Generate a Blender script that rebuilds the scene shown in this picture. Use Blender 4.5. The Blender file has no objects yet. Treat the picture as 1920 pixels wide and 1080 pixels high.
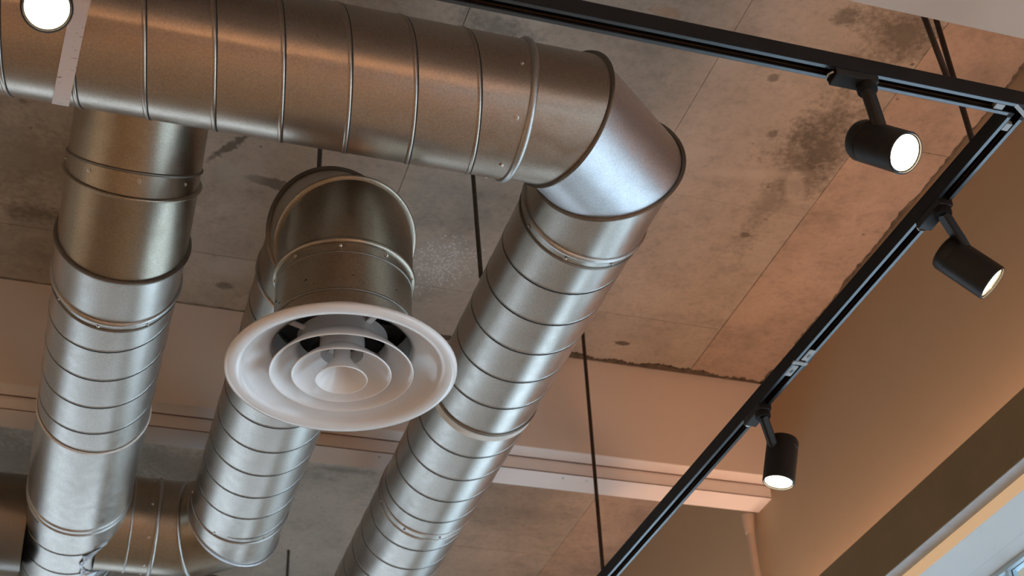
import bpy, math, random
import numpy as np
from mathutils import Vector, Matrix

random.seed(7)
SC = bpy.context.scene
COL = SC.collection
CZ = 1.6                                   # eye height above the floor; coordinates below are relative to the eye
V3 = lambda *a: np.array(a, float)

# ------------------------------------------------------------------ camera
CR = V3(0.95311042, -0.29968394, -0.04207222)
CU = V3(-0.14349568, -0.56995304, 0.80905038)
CF = V3(0.2664386, 0.76507717, 0.58623153)
cam_d = bpy.data.cameras.new('camera'); cam = bpy.data.objects.new('camera', cam_d); COL.objects.link(cam)
m = Matrix(((CR[0], CU[0], -CF[0], 0), (CR[1], CU[1], -CF[1], 0), (CR[2], CU[2], -CF[2], CZ), (0, 0, 0, 1)))
cam.matrix_world = m
cam_d.sensor_width = 36; cam_d.lens = 2772.8 / 1920 * 36
cam_d.clip_start = 0.05; cam_d.clip_end = 100
cam_d.dof.use_dof = True; cam_d.dof.focus_distance = 2.95; cam_d.dof.aperture_fstop = 7.1
SC.camera = cam

# ------------------------------------------------------------------ colour management, sky
SC.view_settings.view_transform = 'Standard'; SC.view_settings.look = 'None'
SC.view_settings.gamma = 1; SC.view_settings.use_curve_mapping = False
SC.view_settings.exposure = 0.57
w = bpy.data.worlds.new('sky'); SC.world = w; w.use_nodes = True
bg = w.node_tree.nodes['Background']; bg.inputs[0].default_value = (0.62, 0.82, 1.0, 1); bg.inputs[1].default_value = 0.9

def area(name, loc, direction, sx, sy, power, col, spread=math.pi):
    d = bpy.data.lights.new(name, 'AREA'); d.shape = 'RECTANGLE'; d.size = sx; d.size_y = sy
    d.energy = power; d.color = col; d.spread = spread
    o = bpy.data.objects.new(name, d); COL.objects.link(o)
    o.location = (loc[0], loc[1], loc[2] + CZ)
    o.rotation_euler = Vector(direction).to_track_quat('-Z', 'Y').to_euler()
    return o
# daylight entering by the windows of the right wall and by the glazed far end
for k, yy in enumerate((-2.15, 0.52, 3.1, 5.75)):
    area('daylight_window', (2.75, yy, 0.0), (-1, 0, 0.05), 2.3, 2.2, (22, 21, 18, 21)[k], (0.76, 0.88, 1.0))
area('daylight_far_end', (-1.0, 9.3, -0.1), (0, -1, 0.05), 6.0, 2.4, 21, (0.84, 0.92, 1.0))

# ------------------------------------------------------------------ materials
def new_mat(name):
    mt = bpy.data.materials.new(name); mt.use_nodes = True
    nt = mt.node_tree; b = nt.nodes['Principled BSDF']
    return mt, nt, b
def N(nt, t, **kw):
    n = nt.nodes.new(t)
    for k, v in kw.items(): setattr(n, k, v)
    return n
def ramp(nt, fac, stops):
    r = N(nt, 'ShaderNodeValToRGB'); e = r.color_ramp.elements
    while len(e) < len(stops): e.new(0.5)
    for el, (p, c) in zip(e, stops):
        el.position = p; el.color = (c[0], c[1], c[2], 1) if len(c) == 3 else c
    nt.links.new(fac, r.inputs[0]); return r
def g(v): return (v, v, v)
def noise(nt, vec, scale, detail=4, rough=0.55):
    n = N(nt, 'ShaderNodeTexNoise'); n.inputs['Scale'].default_value = scale
    n.inputs['Detail'].default_value = detail; n.inputs['Roughness'].default_value = rough
    if vec is not None: nt.links.new(vec, n.inputs['Vector'])
    return n.outputs['Fac']
def mixc(nt, fac, a, b, mode='MIX'):
    n = N(nt, 'ShaderNodeMix', data_type='RGBA', blend_type=mode)
    if isinstance(fac, (int, float)): n.inputs[0].default_value = fac
    else: nt.links.new(fac, n.inputs[0])
    for i, x in ((6, a), (7, b)):
        if isinstance(x, tuple): n.inputs[i].default_value = (*x, 1)
        else: nt.links.new(x, n.inputs[i])
    return n.outputs[2]
def math_n(nt, op, a, b=None, clamp=False):
    n = N(nt, 'ShaderNodeMath', operation=op, use_clamp=clamp)
    for i, x in ((0, a), (1, b)):
        if x is None: continue
        if isinstance(x, (int, float)): n.inputs[i].default_value = x
        else: nt.links.new(x, n.inputs[i])
    return n.outputs[0]
def bump(nt, b, h, strength, dist):
    n = N(nt, 'ShaderNodeBump'); n.inputs['Strength'].default_value = strength; n.inputs['Distance'].default_value = dist
    nt.links.new(h, n.inputs['Height']); nt.links.new(n.outputs[0], b.inputs['Normal'])
def pos(nt): return N(nt, 'ShaderNodeNewGeometry').outputs['Position']

def galvanised(name, base, rough, spread=0.10, grime=0.25, tint=(0.30, 0.25, 0.19)):
    mt, nt, b = new_mat(name); p = pos(nt)
    n1 = noise(nt, p, 260, 3, 0.6); n2 = noise(nt, p, 5.5, 5, 0.6); n3 = noise(nt, p, 38, 4, 0.6)
    c = ramp(nt, n1, [(0.32, tuple(x * 0.86 for x in base)), (0.68, tuple(min(1, x * 1.1) for x in base))]).outputs[0]
    gf = ramp(nt, n2, [(0.45, g(0)), (0.75, g(grime))]).outputs[0]
    c = mixc(nt, gf, c, tint)
    nt.links.new(c, b.inputs['Base Color'])
    b.inputs['Metallic'].default_value = 1.0
    rr = math_n(nt, 'ADD', math_n(nt, 'MULTIPLY', n3, spread * 2), rough - spread)
    nt.links.new(rr, b.inputs['Roughness'])
    bump(nt, b, n1, 0.08, 0.001)
    return mt
M_GALV = galvanised('galvanised_steel', (0.52, 0.49, 0.45), 0.33)
M_GALV_MAIN = galvanised('warm_reflection_steel', (0.455, 0.385, 0.32), 0.32, 0.09, 0.3)  # brown tint paints in the warm room mirrored by the main duct
M_GALV_OLD = galvanised('aged_galvanised_steel', (0.385, 0.34, 0.275), 0.34, 0.10, 0.5, (0.20, 0.15, 0.09))
M_GALV_BR = galvanised('window_sheen_steel', (0.52, 0.53, 0.55), 0.42, 0.08, 0.12)  # bluish base puts the windows' sheen into the steel colour
M_SEAM = galvanised('seam_bead_steel', (0.50, 0.49, 0.47), 0.40, 0.08, 0.3)
M_RIM = galvanised('dark_rim_steel', (0.25, 0.23, 0.20), 0.48, 0.1, 0.4, (0.12, 0.09, 0.06))

def plain(name, col, rough=0.6, metal=0.0, var=0.06, scale=14, bmp=0.0, spec=0.5):
    mt, nt, b = new_mat(name); p = pos(nt); n = noise(nt, p, scale, 5, 0.6)
    c = ramp(nt, n, [(0.3, tuple(x * (1 - var) for x in col)), (0.7, tuple(min(1, x * (1 + var)) for x in col))]).outputs[0]
    nt.links.new(c, b.inputs['Base Color']); b.inputs['Roughness'].default_value = rough; b.inputs['Metallic'].default_value = metal; b.inputs['Specular IOR Level'].default_value = spec
    if bmp: bump(nt, b, noise(nt, p, 180, 3, 0.6), bmp, 0.002)
    return mt
M_SEAMLINE = plain('seam_shade_dirt', (0.022, 0.018, 0.013), 0.85)
M_BLACK = plain('black_powder_coat', (0.014, 0.012, 0.011), 0.42, 0.0, 0.1, 60, 0, 0.3)
M_SLOT = plain('black_plastic', (0.008, 0.008, 0.008), 0.5)
M_TRACK = plain('black_track_coating', (0.008, 0.007, 0.007), 0.5, 0.0, 0.1, 40, 0, 0.2)
M_LIP = plain('polished_black_aluminium', (0.10, 0.108, 0.115), 0.30, 0.9, 0.05, 40)
M_WHITE = plain('white_enamel', (0.76, 0.72, 0.69), 0.20, 0, 0.015, 6)
M_GREYPL = plain('grey_plastic', (0.34, 0.36, 0.37), 0.4)
M_COPPER = plain('copper_strip', (0.55, 0.27, 0.13), 0.35, 0.9)
M_ROD = plain('brown_threaded_rod', (0.060, 0.038, 0.028), 0.45, 0.5, 0.25, 160)
M_RODG = plain('grey_threaded_rod', (0.10, 0.095, 0.085), 0.45, 0.6, 0.25, 160)
M_CHROME = plain('bright_screw_steel', (0.6, 0.58, 0.55), 0.25, 1.0)
M_STRAP = plain('painted_strap', (0.62, 0.50, 0.44), 0.55, 0, 0.06, 30)
M_TAPE = plain('white_tape', (0.70, 0.66, 0.60), 0.7, 0, 0.12, 40)
M_WALL = plain('beige_wall_paint', (0.50, 0.375, 0.24), 0.75, 0, 0.02, 3, 0.05)
M_PELMET = plain('brown_fascia', (0.235, 0.165, 0.08), 0.7, 0, 0.10, 5, 0.05)  # darker and browner than the wall colour
M_BEAM = plain('pale_beam_paint', (0.86, 0.75, 0.66), 0.7, 0, 0.02, 4, 0.04)
M_GAP = plain('brown_gap_shade', (0.16, 0.085, 0.06), 0.8)
M_BEAMTRIM = plain('white_beam_paint', (0.86, 0.80, 0.76), 0.6, 0, 0.02, 5)
M_BULK = plain('beige_bulkhead_paint', (0.56, 0.43, 0.34), 0.75, 0, 0.02, 3)
M_SOFFIT = plain('light_soffit_paint', (0.62, 0.62, 0.60), 0.7, 0, 0.02, 3)
M_UNDER = plain('grey_board', (0.42, 0.43, 0.44), 0.6, 0, 0.10, 18)
M_WOOD = plain('pale_wood_strip', (0.82, 0.53, 0.28), 0.5, 0, 0.05, 8)
M_FRAME = plain('pale_blue_window_frame', (0.50, 0.66, 0.75), 0.4)
M_FLOOR = plain('brown_floor', (0.50, 0.33, 0.20), 0.5, 0, 0.15, 4)
M_PLASTER = plain('room_plaster', (0.64, 0.54, 0.44), 0.8, 0, 0.03, 3)
M_PIPE = plain('painted_pipe', (0.50, 0.40, 0.31), 0.6, 0, 0.04, 12)

mt = M_STRAP; nt = mt.node_tree; b = nt.nodes['Principled BSDF']; p = pos(nt)
mp = N(nt, 'ShaderNodeMapping'); mp.inputs['Scale'].default_value = (45, 160, 160); nt.links.new(p, mp.inputs[0])
f = ramp(nt, noise(nt, mp.outputs[0], 1.0, 4, 0.6), [(0.62, g(0)), (0.68, g(0.8))]).outputs[0]
nt.links.new(mixc(nt, f, (0.62, 0.50, 0.44), (0.20, 0.12, 0.08)), b.inputs['Base Color'])
def concrete(name, base, stains=True):
    mt, nt, b = new_mat(name); p = pos(nt)
    n1 = noise(nt, p, 1.6, 8, 0.62); n2 = noise(nt, p, 9, 8, 0.7); n3 = noise(nt, p, 60, 5, 0.7)
    c = ramp(nt, n1, [(0.32, tuple(x * k for x, k in zip(base, (0.72, 0.74, 0.76)))), (0.5, base), (0.68, tuple(x * 1.22 for x in base))]).outputs[0]
    d = ramp(nt, n2, [(0.28, g(0.72)), (0.50, g(1)), (0.72, g(1.10))]).outputs[0]
    c = mixc(nt, 1.0, c, d, 'MULTIPLY')
    d = ramp(nt, n3, [(0.30, g(0.80)), (0.50, g(1)), (0.7, g(1.06))]).outputs[0]
    c = mixc(nt, 0.8, c, d, 'MULTIPLY')
    # small dark pits
    v = N(nt, 'ShaderNodeTexVoronoi'); v.inputs['Scale'].default_value = 13; nt.links.new(p, v.inputs['Vector'])
    pit = ramp(nt, math_n(nt, 'ADD', v.outputs['Distance'], math_n(nt, 'MULTIPLY', n3, 0.12)), [(0.10, g(1)), (0.16, g(0))]).outputs[0]
    pit = math_n(nt, 'MULTIPLY', pit, ramp(nt, n2, [(0.5, g(0)), (0.6, g(0.75))]).outputs[0])
    c = mixc(nt, pit, c, (0.09, 0.075, 0.06))
    if stains:
        warp = noise(nt, p, 5, 6, 0.7)
        def blob(x, y, rx, ry, ang, col, amt, soft=0.6):
            nonlocal c
            mp = N(nt, 'ShaderNodeMapping', vector_type='TEXTURE'); mp.inputs['Location'].default_value = (x, y, 0)
            mp.inputs['Rotation'].default_value = (0, 0, math.radians(ang)); mp.inputs['Scale'].default_value = (rx, ry, 1000)
            nt.links.new(p, mp.inputs[0])
            L = N(nt, 'ShaderNodeVectorMath', operation='LENGTH'); nt.links.new(mp.outputs[0], L.inputs[0])
            s = math_n(nt, 'ADD', L.outputs['Value'], math_n(nt, 'MULTIPLY', math_n(nt, 'SUBTRACT', math_n(nt, 'ADD', math_n(nt, 'MULTIPLY', warp, 0.6), math_n(nt, 'MULTIPLY', n3, 0.4)), 0.5), 3.4))
            f = ramp(nt, s, [(max(0.0, 0.85 - soft), g(amt)), (1.0, g(0))]).outputs[0]
            c = mixc(nt, f, c, col)
        for a in STAINS: blob(*a)
        # white paint specks
        v = N(nt, 'ShaderNodeTexVoronoi'); v.inputs['Scale'].default_value = 130; nt.links.new(p, v.inputs['Vector'])
        sp = ramp(nt, v.outputs['Distance'], [(0.30, g(1)), (0.42, g(0))]).outputs[0]
        mp = N(nt, 'ShaderNodeMapping', vector_type='TEXTURE'); mp.inputs['Location'].default_value = (WHITE[0], WHITE[1], 0)
        mp.inputs['Rotation'].default_value = (0, 0, math.radians(WHITE[4])); mp.inputs['Scale'].default_value = (WHITE[2], WHITE[3], 1000)
        nt.links.new(p, mp.inputs[0])
        L = N(nt, 'ShaderNodeVectorMath', operation='LENGTH'); nt.links.new(mp.outputs[0], L.inputs[0])
        dens = math_n(nt, 'SUBTRACT', 1.45, math_n(nt, 'ADD', L.outputs['Value'], math_n(nt, 'MULTIPLY', warp, 0.5)), True)
        rnd = ramp(nt, v.outputs['Color'], [(0.0, g(0)), (1.0, g(1))]).outputs[0]
        f = math_n(nt, 'MULTIPLY', sp, math_n(nt, 'LESS_THAN', rnd, dens))
        c = mixc(nt, math_n(nt, 'MULTIPLY', dens, 0.30), c, (0.74, 0.72, 0.68))
        c = mixc(nt, math_n(nt, 'MULTIPLY', f, 0.9), c, (0.82, 0.80, 0.77))
    nt.links.new(c, b.inputs['Base Color']); b.inputs['Roughness'].default_value = 0.85
    bump(nt, b, math_n(nt, 'ADD', n2, math_n(nt, 'MULTIPLY', n3, 0.4)), 0.25, 0.006)
    return mt
DK = (0.115, 0.095, 0.07)
H = 2.68                                   # ceiling above the eye
XW = 0.83 * H                              # right wall
YB = 1.425 * H                             # near face of the deep beam
def ray(u, v):
    d = CF * 2772.8 + (u - 960) * CR - (v - 540) * CU
    return d / np.linalg.norm(d)
def onz(u, v, z): d = ray(u, v); return d * z / d[2]
def onx(u, v, x): d = ray(u, v); return d * x / d[0]
def ony(u, v, y): d = ray(u, v); return d * y / d[1]
def cst(u, v): q = onz(u, v, H); return float(q[0]), float(q[1])
STAINS = [(*cst(1545, 275), 0.13, 0.24, -10, DK, 0.85),
          (*cst(1690, 70), 0.16, 0.10, 10, DK, 0.75),
          (*cst(1610, 130), 0.10, 0.07, 0, DK, 0.5),
          (*cst(920, 45), 0.14, 0.07, 10, (0.16, 0.15, 0.13), 0.7),
          (*cst(1480, 300), 0.10, 0.14, -30, DK, 0.35),
          (*cst(430, 275), 0.02, 0.10, 35, DK, 0.8, 0.15),
          (*cst(520, 345), 0.10, 0.02, 8, DK, 0.7, 0.15),
          (*cst(60, 300), 0.30, 0.22, 0, (0.20, 0.17, 0.13), 0.5),
          (*cst(75, 400), 0.13, 0.05, 0, DK, 0.6),
          (*cst(1440, 380), 0.05, 0.30, -5, (0.20, 0.17, 0.13), 0.5),
          (*cst(1165, 643), 0.035, 0.014, 0, DK, 0.9, 0.15),
          (*cst(1380, 640), 0.03, 0.5, 0, (0.20, 0.15, 0.11), 0.35),
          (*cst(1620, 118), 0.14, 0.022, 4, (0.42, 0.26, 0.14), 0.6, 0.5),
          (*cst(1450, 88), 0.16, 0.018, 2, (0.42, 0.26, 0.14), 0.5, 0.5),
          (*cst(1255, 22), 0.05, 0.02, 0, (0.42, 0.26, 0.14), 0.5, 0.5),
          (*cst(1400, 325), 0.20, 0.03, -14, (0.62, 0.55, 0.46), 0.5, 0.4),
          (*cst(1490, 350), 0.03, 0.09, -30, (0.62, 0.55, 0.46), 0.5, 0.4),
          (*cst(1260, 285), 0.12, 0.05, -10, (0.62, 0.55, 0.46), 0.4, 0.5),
          (*cst(440, 500), 0.10, 0.06, 0, (0.62, 0.57, 0.50), 0.5, 0.4),
          (*cst(430, 320), 0.10, 0.07, 0, (0.58, 0.53, 0.46), 0.4, 0.5),
          (*cst(1360, 110), 0.10, 0.05, 0, (0.60, 0.54, 0.46), 0.4, 0.5),
          (*cst(1450, 145), 0.022, 0.022, 0, DK, 0.6, 0.3), (*cst(1448, 250), 0.02, 0.02, 0, DK, 0.6, 0.3),
          (*cst(1398, 440), 0.02, 0.012, 0, DK, 0.7, 0.3), (*cst(1410, 648), 0.012, 0.012, 0, DK, 0.8, 0.3),
          (*cst(420, 535), 0.03, 0.02, 0, DK, 0.6, 0.3), (*cst(45, 190), 0.03, 0.015, 0, DK, 0.7, 0.3),
          (*cst(1585, 30), 0.03, 0.04, 0, DK, 0.6, 0.4), (*cst(970, 200), 0.06, 0.10, 0, (0.30, 0.28, 0.24), 0.4, 0.6),
          (*cst(640, 880), 0.15, 0.03, 0, DK, 0.5, 0.5), (*cst(1000, 960), 0.25, 0.10, 0, (0.25, 0.22, 0.18), 0.4, 0.6),
          (*cst(30, 860), 0.5, 0.3, 0, (0.13, 0.12, 0.10), 0.6),
          (*cst(330, 875), 0.4, 0.2, 0, (0.13, 0.12, 0.10), 0.5)]
WHITE = (*cst(825, 495), 0.115, 0.15, 20)
M_CONC = concrete('bare_concrete', (0.475, 0.41, 0.335))
M_CONCP = concrete('smooth_pink_plaster', (0.47, 0.365, 0.285), False)
M_CRACKL = plain('faint_joint_dirt', (0.24, 0.19, 0.135), 0.9, 0, 0.4, 40)
M_CRACK = plain('joint_dirt', (0.13, 0.10, 0.07), 0.9, 0, 0.5, 40)

def emit(name, col, s):
    mt, nt, b = new_mat(name); b.inputs['Base Color'].default_value = (0.02, 0.02, 0.02, 1)
    b.inputs['Emission Color'].default_value = (*col, 1); b.inputs['Emission Strength'].default_value = s
    return mt
M_LAMP = emit('warm_lamp_glow', (1.0, 0.80, 0.52), 22)
M_STRIP = emit('warm_strip_glow', (1.0, 0.63, 0.34), 0.40)
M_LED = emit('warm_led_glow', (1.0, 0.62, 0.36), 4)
mt, nt, b = new_mat('window_glass'); b.inputs['Base Color'].default_value = (0.9, 0.97, 1, 1); b.inputs['Roughness'].default_value = 0.02
b.inputs['Transmission Weight'].default_value = 1.0; b.inputs['IOR'].default_value = 1.05; M_GLASS = mt

# ------------------------------------------------------------------ mesh helpers
def link(name, me, parent=None):
    o = bpy.data.objects.new(name, me); COL.objects.link(o)
    if parent is not None: o.parent = parent
    return o
def tag(o, label=None, cat=None, group=None, kind=None):
    if label: o['label'] = label
    if cat: o['category'] = cat
    if group: o['group'] = group
    if kind: o['kind'] = kind
    return o
def wloc(o):                                # world position of a thing or part (no rotations are used on parents)
    v = Vector(o.location)
    while o.parent: o = o.parent; v += Vector(o.location)
    return v
def thing(name, base, label, cat, group=None):
    o = bpy.data.objects.new(name, None); COL.objects.link(o)
    o.location = (base[0], base[1], base[2] + CZ); o.empty_display_size = 0.05
    return tag(o, label, cat, group)
class MB:
    def __init__(s): s.v = []; s.f = []
    def add(s, vs, fs):
        n = len(s.v); s.v += [tuple(map(float, p)) for p in vs]; s.f += [tuple(i + n for i in q) for q in fs]; return s
    def box(s, x0, x1, y0, y1, z0, z1):
        return s.add([(x, y, z) for z in (z0, z1) for y in (y0, y1) for x in (x0, x1)],
                     [(0, 2, 3, 1), (4, 5, 7, 6), (0, 1, 5, 4), (2, 6, 7, 3), (0, 4, 6, 2), (1, 3, 7, 5)])
    def grid(s, rows, closed_r=False, closed_c=True, flip=False):
        R_ = len(rows); C_ = len(rows[0]); fs = []
        for i in range(R_ if closed_r else R_ - 1):
            for j in range(C_ if closed_c else C_ - 1):
                q = (i * C_ + j, i * C_ + (j + 1) % C_, ((i + 1) % R_) * C_ + (j + 1) % C_, ((i + 1) % R_) * C_ + j)
                fs.append(q[::-1] if flip else q)
        return s.add([p for r in rows for p in r], fs)
    def build(s, name, mat, parent=None, smooth=False, bevel=0, origin=None, sharp=40):
        v = np.array(s.v); v[:, 2] += CZ
        if parent is not None: o0 = np.array(wloc(parent))
        elif origin is not None: o0 = np.array(origin) + (0, 0, CZ)
        else:
            lo, hi = v.min(0), v.max(0); o0 = np.array([(lo[0] + hi[0]) / 2, (lo[1] + hi[1]) / 2, lo[2]])
        me = bpy.data.meshes.new(name); me.from_pydata((v - o0).tolist(), [], s.f); me.update()
        me.materials.append(mat)
        if smooth:
            me.polygons.foreach_set('use_smooth', [True] * len(me.polygons))
            me.set_sharp_from_angle(angle=math.radians(sharp))
        o = link(name, me, parent)
        if parent is None: o.location = o0
        if bevel:
            bv = o.modifiers.new('bevel', 'BEVEL'); bv.width = bevel; bv.segments = 2; bv.limit_method = 'ANGLE'
        return o
def unit(a): a = np.array(a, float); return a / np.linalg.norm(a)
def frame(ax):
    ax = unit(ax); ref = V3(0, 0, 1) if abs(ax[2]) < 0.9 else V3(0, -1, 0)
    u = unit(np.cross(ax, ref)); return ax, u, np.cross(ax, u)
def cyl_ring(c, ax, r, n=64, pn=None, axial=0.0):
    ax, u, v = frame(ax); pn = ax if pn is None else np.array(pn, float); out = []
    for k in range(n):
        t = 2 * math.pi * k / n; d = math.cos(t) * u + math.sin(t) * v
        out.append(np.array(c) + r * d + ax * (axial - r * (d @ pn) / (ax @ pn)))
    return out
def pipe(name, p0, p1, r, mat, parent, n0=None, n1=None, rings=2, seg=72, r1=None):
    p0 = np.array(p0, float); p1 = np.array(p1, float); ax = p1 - p0; r1 = r if r1 is None else r1
    return MB().grid([cyl_ring(p0, ax, r, seg, n0), cyl_ring(p1, ax, r1, seg, n1)]).build(name, mat, parent, True)
def bead(name, c, ax, r, mat, parent, w=0.006, hgt=0.004, pn=None, seg=72, sink=0.001):
    """a raised ring running round a pipe in the plane pn"""
    prof = [(-w / 2, -sink), (-w * 0.42, hgt * 0.6), (-w * 0.2, hgt), (w * 0.2, hgt), (w * 0.42, hgt * 0.6), (w / 2, -sink)]
    return MB().grid([cyl_ring(c, ax, r + h, seg, pn, a) for a, h in prof]).build(name, mat, parent, True, sharp=60)
def helix(name, p0, p1, r, pitch, phase, hand, mat, parent, prof, per=48):
    p0 = np.array(p0, float); p1 = np.array(p1, float); ax, u, v = frame(p1 - p0); L = np.linalg.norm(p1 - p0)
    n = max(2, int(per * L / pitch)); rows = []
    for k in range(n + 1):
        a = L * k / n; t = hand * 2 * math.pi * a / pitch + phase; d = math.cos(t) * u + math.sin(t) * v
        rows.append([p0 + ax * min(max(a + da, 0), L) + d * (r + dr) for da, dr in prof])
    return MB().grid(rows, closed_c=False).build(name, mat, parent, True, sharp=70)
BEADP = [(-0.004, -0.0005), (-0.0032, 0.0012), (-0.0012, 0.0024), (0.0012, 0.0024), (0.0032, 0.0012), (0.004, -0.0005)]
def spiral(parent, p0, p1, r, at=0.0, hand=1, tb=math.pi / 2, pitch=0.125, wide=0.45, dark=0.0050, high=0.40, mat=None):
    phase = tb - hand * 2 * math.pi * at / pitch
    helix('spiral_seam', p0, p1, r, pitch, phase, hand, mat or M_SEAM, parent, [(a * wide, h * high) for a, h in BEADP])
    e = 0.004 * wide
    helix('seam_shade_line', p0, p1, r, pitch, phase, hand, M_SEAMLINE, parent, [(e - 0.0006, 0.0011), (e + dark, 0.0007), (e + dark + 0.0002, -0.0004)])  # dark strip beside the bead paints in crevice shade and dirt
_scr = None
def screw(parent, at, nrm, s=1.0, mat=None):
    global _scr
    if _scr is None:
        vs = []; fs = []
        prof = [(0.0052, 0), (0.0052, 0.0012), (0.0034, 0.0014), (0.0032, 0.0032), (0.0022, 0.0042)]
        for r, z in prof: vs += [(r * math.cos(k * math.pi / 5), r * math.sin(k * math.pi / 5), z) for k in range(10)]
        for i in range(len(prof) - 1): fs += [(i * 10 + k, i * 10 + (k + 1) % 10, (i + 1) * 10 + (k + 1) % 10, (i + 1) * 10 + k) for k in range(10)]
        fs.append(tuple(40 + k for k in range(10)))
        _scr = bpy.data.meshes.new('screw'); _scr.from_pydata(vs, [], fs); _scr.update(); _scr.materials.append(M_CHROME)
    o = link('screw', _scr, parent)
    o.location = Vector((at[0], at[1], at[2] + CZ)) - wloc(parent)
    o.rotation_euler = Vector(nrm).to_track_quat('Z', 'Y').to_euler(); o.scale = (s, s, s)
    return o
def screws_round(parent, c, ax, r, angles, s=1.0):
    ax, u, v = frame(ax)
    for a in angles:
        d = math.cos(math.radians(a)) * u + math.sin(math.radians(a)) * v
        screw(parent, np.array(c) + d * r, d, s)
def tube(path, r, seg=10, caps=True):
    path = [np.array(p, float) for p in path]; rows = []
    for i, p in enumerate(path):
        ax = path[min(i + 1, len(path) - 1)] - path[max(i - 1, 0)]
        rows.append(cyl_ring(p, ax, r if np.isscalar(r) else r[i], seg))
    mb = MB().grid(rows)
    if caps:
        n = len(rows); mb.f.append(tuple(range(seg))[::-1]); mb.f.append(tuple((n - 1) * seg + k for k in range(seg)))
    return mb
def lathe(prof, c, seg=72):
    return MB().grid([[(c[0] + r * math.cos(2 * math.pi * k / seg), c[1] + r * math.sin(2 * math.pi * k / seg), c[2] + z) for k in range(seg)] for r, z in prof])
def struct(o, label=None, cat=None): return tag(o, label, cat, kind='structure')

# ------------------------------------------------------------------ the room
X0, X1, Y0, Y1, ZF = -4.5, XW, -4.2, 9.0, -CZ
ZS = 1.571                                 # window head
struct(MB().box(X0, 2.6, Y0, Y1, ZF - 0.1, ZF).build('floor', M_FLOOR), 'brown floor of the room', 'floor')
ceil = struct(MB().box(X0, XW + 0.3, Y0, Y1, H + 0.004, H + 0.15).build('ceiling', M_CONC), 'bare cast concrete ceiling with formwork joints and stains', 'ceiling')
struct(MB().box(X0 - 0.1, X0, Y0, Y1, ZF, H).build('wall_left', M_PLASTER), 'plaster wall on the left', 'wall')
mb = MB().box(X0, -4.1, Y1, Y1 + 0.1, ZF, H); mb.box(2.1, XW, Y1, Y1 + 0.1, ZF, H); mb.box(-4.1, 2.1, Y1, Y1 + 0.1, 1.15, H); mb.box(-4.1, 2.1, Y1, Y1 + 0.1, ZF, -1.35)
struct(mb.build('wall_back', M_PLASTER), 'plaster wall at the far end with a wide glazed opening', 'wall')
struct(MB().box(X0, XW, Y0 - 0.1, Y0, ZF, H).build('wall_front', M_PLASTER), 'plaster wall behind the viewer', 'wall')
# right wall: upper wall, sill wall and piers round the windows
mb = MB().box(XW, XW + 0.3, Y0, Y1, ZS + 0.001, H); mb.box(XW, XW + 0.3, Y0, Y1, ZF, -1.05)
for y0, y1 in ((Y0, -3.4), (-0.9, -0.7), (1.75, 1.9), (4.3, 4.5), (7.0, Y1)): mb.box(XW, XW + 0.3, y0, y1, -1.05, ZS + 0.001)
struct(mb.build('wall_right', M_WALL), 'smooth beige painted wall lit from below by a cove', 'wall')
# formwork panels of the slab, each a shallow field of its own
xs = [-4.5, -3.21, -2.55, -1.89, -1.22, -0.56, 0.105, 0.767, 1.43, 1.945]
ys = [-4.2, -2.9, -1.6, -0.35, 0.9, 1.62, 2.33, 2.945, 3.55, YB]
ys2 = [YB + 0.18, 4.62, 5.25, 5.9, 6.6, 7.4, 9.0]
gap = 0.0010
for Y in (ys, ys2):
    for i in range(len(xs) - 1):
        for j in range(len(Y) - 1):
            d = random.uniform(0.0, 0.0022)
            MB().box(xs[i] + gap * random.uniform(.4, 1), xs[i + 1] - gap * random.uniform(.4, 1), Y[j] + gap, Y[j + 1] - gap, H - d, H + 0.004).build('panel', M_CONC, ceil)
for y0, y1 in ((Y0, 2.945 - 0.35), (2.597, YB), (YB + 0.18, Y1)):
    MB().box(1.9446, XW, y0 + 0.0002, y1 - 0.0002, H - 0.004, H + 0.004).build('plaster_strip', M_CONCP, ceil)
def rough_strip(name, a, b, wmin, wmax, side, mat, parent, z=H - 0.0048, n=90, thick=0.003):
    a = V3(*a); b = V3(*b); rows = []; s = V3(*side); ph = random.random() * 9
    for k in range(n + 1):
        t = k / n; p = a + (b - a) * t
        w_ = wmin + (wmax - wmin) * (0.5 + 0.28 * math.sin(t * 17 + ph) + 0.22 * math.sin(t * 53 + ph * 2) + random.uniform(-.25, .25))
        q = p + s * max(w_, 0.001)
        rows.append([(p[0], p[1], z + thick), (p[0], p[1], z), (q[0], q[1], z), (q[0], q[1], z + thick)])
    return MB().grid(rows, closed_c=False).build(name, mat, parent)
rough_strip('joint_grout', (0.95, YB - 0.0005, 0), (XW, YB - 0.0005, 0), 0.010, 0.034, (0, -1, 0), M_CRACK, ceil, n=260)
rough_strip('joint_grout', (-4.5, YB - 0.0005, 0), (0.95, YB - 0.0005, 0), 0.000, 0.010, (0, -1, 0), M_CRACKL, ceil, n=300)
rough_strip('joint_grout', (XW - 0.0005, 1.2, 0), (XW - 0.0005, YB, 0), 0.0, 0.016, (-1, 0, 0), M_CRACK, ceil, n=160)

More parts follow.
